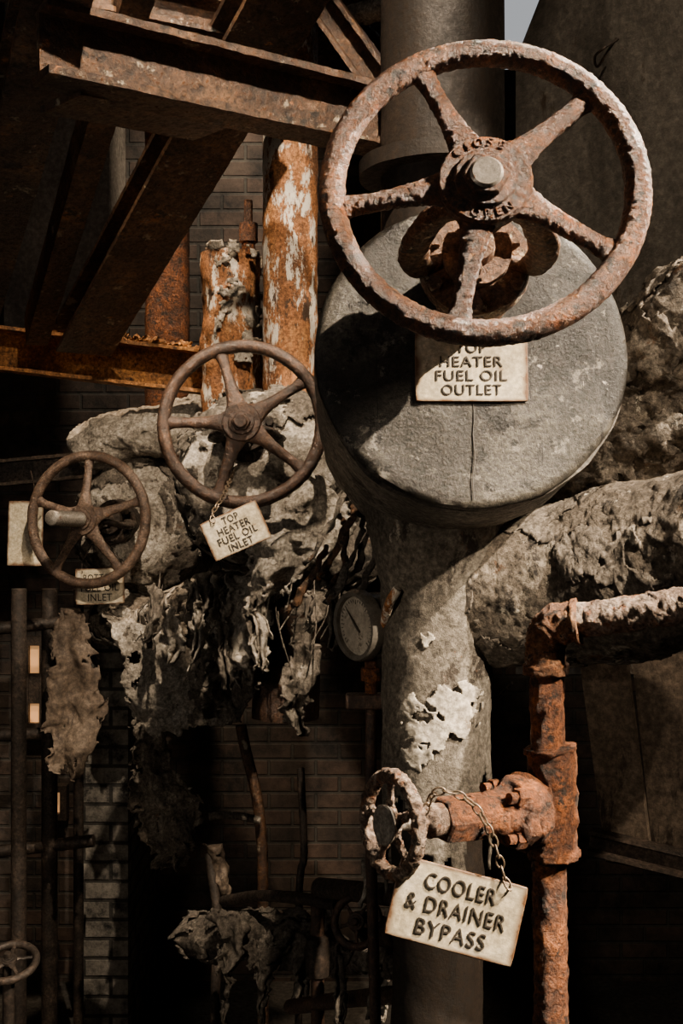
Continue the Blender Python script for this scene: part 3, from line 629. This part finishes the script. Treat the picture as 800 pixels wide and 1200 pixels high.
for i,(pts,r,m) in enumerate([([(372,1040,2.6),(372,1120,2.6),(372,1700,2.6)],.016,M_wheel_d),([(395,1060,2.5),(345,1052,2.62),(300,1050,2.8),(262,1056,2.95)],.014,M_darkiron),([(340,1180,2.7),(400,1172,2.5),(470,1165,2.2)],.018,M_wheel_d),([(352,900,2.95),(356,1000,2.92),(350,1080,2.9),(350,1580,2.9)],.01,M_darkiron),([(245,1000,3.3),(255,1080,3.25),(252,1180,3.2),(252,1490,3.2)],.014,M_darkiron)]):
    mk('low_pipe',rough(sweep(spline([W(*q) for q in pts],10),r,16),.001,30,i),m,label='thin dark rusted pipe in the low tangle',**LP)
mk('pipe_tee',rough(sweep([W(372,y,2.6) for y in (1095,1098,1110,1128,1142,1145)],[.018,.027,.028,.028,.027,.018],20),.002,40,3),M_darkiron,label='small rusted pipe tee fitting on a low pipe',cat='fitting')
mk('lagged_pipe_stub',rough(sweep(line(W(250,990,3.3),W(262,1045,3.3),30),.028,30),.024,12,16,5),M_plank,sharp=0,label='small clump of lagging on a low vertical pipe',cat='insulation')
P=spline([W(282,850,3.4),W(288,880,3.4),W(300,930,3.4),W(306,980,3.4),W(308,1050,3.4),W(308,1440,3.4)],8)
mk('conduit_pipe',sweep(P,.017,14),M_beam,label='thin bent conduit dropping to the floor',cat='pipe')
P=spline([W(245,957,3.35),W(262,955,3.35),(W(285,957,3.35)),W(305,962,3.35)],8)
mk('conduit_pipe',sweep(P,.012,12),M_insd,label='short pale conduit crossing to the bent pipe',cat='pipe')
M7=frame(W(418,1080,2.3),Vector((-.3,-.85,.3)))
v7=empty('drain_valve',W(440,1100,2.4),label='small dark drain valve with handwheel beside the column',cat='valve')
handwheel(v7,M7,S(32,2.3),.008,60,.006,.018,M_wheel_d,51,amp=.001,spindle=.006,spr=.007)
mk('valve_body',rough(sweep(spline([W(x,y,d) for x,y,d in ((418,1080,2.3),(430,1085,2.33),(440,1090,2.36),(470,1095,2.2))],6),[.02+.012*math.sin(i*.15) for i in range(19)],20),.003,30),M_darkiron,parent=v7)
mk('drain_pipe',sweep(line(W(375,1040,2.5),W(470,1050,2.15),10),.022,16),M_darkiron,label='short dark drain pipe joining the column',cat='pipe')
for i,(a,b,c,d,m) in enumerate([(428,1010,422,1060,M_ins),(436,1115,430,1195,M_insd),(400,1120,392,1200,M_insd)]):
    P=spline([W(a,b,2.25),W((a+c)/2+5,(b+d)/2,2.2),W(c,d,2.2)],8)
    mk('insulation_strip',rough(sweep(P,[(.006,.003)]*len(P),8),.006,30,i),m,sharp=0,label='thin curled fibre strip hanging near the drain valve',cat='insulation',group='dangling fibre strips')
# ============================================================ PRESSURE GAUGE
ng=Vector((-.82,-.57,-.05)).normalized(); CG=W(420,733,2.15); MG=frame(CG,ng)
g=empty('pressure_gauge',CG-ng*.05,label='round dusty pressure gauge with pale dial on a thin pipe',cat='gauge')
mk('gauge_case',rough(lathe([(.056,.0),(.058,.012),(.066,.014),(.069,.008),(.069,-.01),(.061,-.014),(.061,-.05),(.048,-.056),(.002,-.056)],56,capa=False),.0006,20),M_bezel,MG,g,35)
mk('gauge_dial',lathe([(.002,.004),(.057,.004),(.057,.001),(.002,.001)],48),M_dial,MG,g,35)
tk=[]
for i in range(31):
    a=math.radians(225-270*i/30); l=.009 if i%5==0 else .005
    p0=Vector((math.cos(a)*.051,math.sin(a)*.051,.0052)); p1=Vector((math.cos(a)*(.051-l),math.sin(a)*(.051-l),.0052))
    tk.append(sweep([p0,p1],.0007,4))
mk('dial_marks',join(*tk),M_ink,MG,g)
mk('gauge_needle',sweep([Vector((.012,-.012,.007)),Vector((0,0,.007)),Vector((-.028,.03,.007))],[.002,.0025,.0008],8),M_ink,MG,g)
gp=CG-ng*.03
mk('gauge_fitting',rough(sweep([gp+Vector((0,0,z)) for z in (-.062,-.085,-.086,-.11,-.111,-.14)],[.012,.012,.02,.02,.012,.012],20),.0006,30),M_rust,parent=g)
mk('gauge_cock',rough(box(tuple(gp+Vector((-.05,-.02,-.165))),tuple(gp+Vector((.055,.02,-.135)))),.002,30),M_wheel_d,parent=g,bevel=.004)
mk('gauge_pipe',sweep([gp+Vector((0,0,-.16)),gp+Vector((0,0,-.45)),gp+Vector((.02,0,-1.2)),Vector((gp.x+.02,gp.y,0))],.011,14),M_wheel_d,parent=g)
mk('siphon_tube',sweep(spline([W(466,690,2.03),W(457,705,2.04),W(452,722,2.08),W(450,740,2.12)],8),.009,12),M_rustpipe,label='short rusted siphon tube curving into the gauge',cat='pipe')
# ============================================================ CAMERA, LIGHT
cam=bpy.data.cameras.new('camera'); cam.sensor_fit='HORIZONTAL'; cam.sensor_width=36; cam.lens=36*F/800; cam.clip_start=.02
co=bpy.data.objects.new('camera',cam); col.objects.link(co); co.location=(0,0,CZ); co.rotation_euler=(math.radians(90),0,0)
bpy.context.scene.camera=co
def spot(name,loc,tgt,e,c,ang,blend,rad):
    l=bpy.data.lights.new(name,'SPOT'); l.energy=e; l.color=c; l.spot_size=math.radians(ang); l.spot_blend=blend; l.shadow_soft_size=rad
    o=bpy.data.objects.new(name,l); col.objects.link(o); o.location=loc
    o.rotation_euler=(Vector(tgt)-Vector(loc)).to_track_quat('-Z','Y').to_euler(); return o
def area(name,loc,tgt,e,c,s):
    a=bpy.data.lights.new(name,'AREA'); a.energy=e; a.size=s; a.color=c
    ao=bpy.data.objects.new(name,a); col.objects.link(ao); ao.location=loc; ao.rotation_euler=(Vector(tgt)-Vector(loc)).to_track_quat('-Z','Y').to_euler()
WARM=(1,.82,.61)
spot('key_sun',(2.2,.6,4.3),(.25,1.6,2.4),3000,WARM,30,.5,.02)
spot('rim_spot',(1.5,2.05,3.9),(.2,1.4,2.55),1100,(1,.86,.68),24,.6,.02)  # added unseen spot from behind, puts bright edges on the big wheel
spot('centre_spot',(0,1.6,4.7),(-.3,3.1,2.55),760,WARM,36,.7,.02)  # added unseen spot, reaches past the riser to the second wheel
spot('valves_spot',(.1,.5,2.9),(-.6,3.5,2.25),110,WARM,20,.9,.05)  # added unseen front spot to brighten the two rear wheels
spot('beams_spot',(.15,.9,4.3),(-.35,2.2,2.98),700,WARM,42,.7,.02)  # added unseen spot that lifts the overhead steelwork
spot('bypass_spot',(1.8,.25,3.5),(.4,1.6,1.85),1250,WARM,30,.8,.03)  # added unseen spot for the bypass valve and its sign
spot('lagging_wash',(1.6,.3,3.9),(.68,2.05,2.4),420,WARM,22,.9,.03)  # added unseen spot, brightens lagging that the tank shadows
spot('column_spot',(-.8,.3,2.35),(.17,2.05,1.95),36,WARM,16,.9,.04)  # added unseen spot from the left to brighten the column
spot('casing_wash',(1.0,.6,4.6),(.85,2.45,3.0),170,WARM,38,.9,.05)  # added unseen spot for the casing, outside the key's cone
spot('panel_wash',(1.3,.6,1.9),(.85,2.35,1.75),28,WARM,34,.9,.05)  # added unseen spot to bring out the cladding panels
spot('beam_glow',(-.6,3.3,4.9),(-.75,3.9,2.7),600,(1,.75,.5),38,.6,.05)  # added unseen warm spot for the cross beam's bright top edge
spot('wall_glow',(-.2,4.2,4.7),(-.7,5.2,3.5),260,WARM,50,.8,.1)  # added unseen spot close to the back wall, lights its upper brick
spot('low_left',(-.7,2.6,1.0),(-.85,4.5,1.1),6,WARM,60,.9,.2)
area('overhead_fill',(-.5,-.8,4.6),(-.2,3,2.4),5,(1,.93,.85),2.5)  # added weak fill from above, no skylight modelled there
area('left_fill',(-2.2,.5,2.0),(.1,2.0,2.2),8,(1,.88,.74),1.0)  # added fill from the left, no door there; lights the tank side
w=bpy.data.worlds.new('world'); bpy.context.scene.world=w; w.use_nodes=True
w.node_tree.nodes['Background'].inputs[0].default_value=(.6,.56,.5,1); w.node_tree.nodes['Background'].inputs[1].default_value=.012
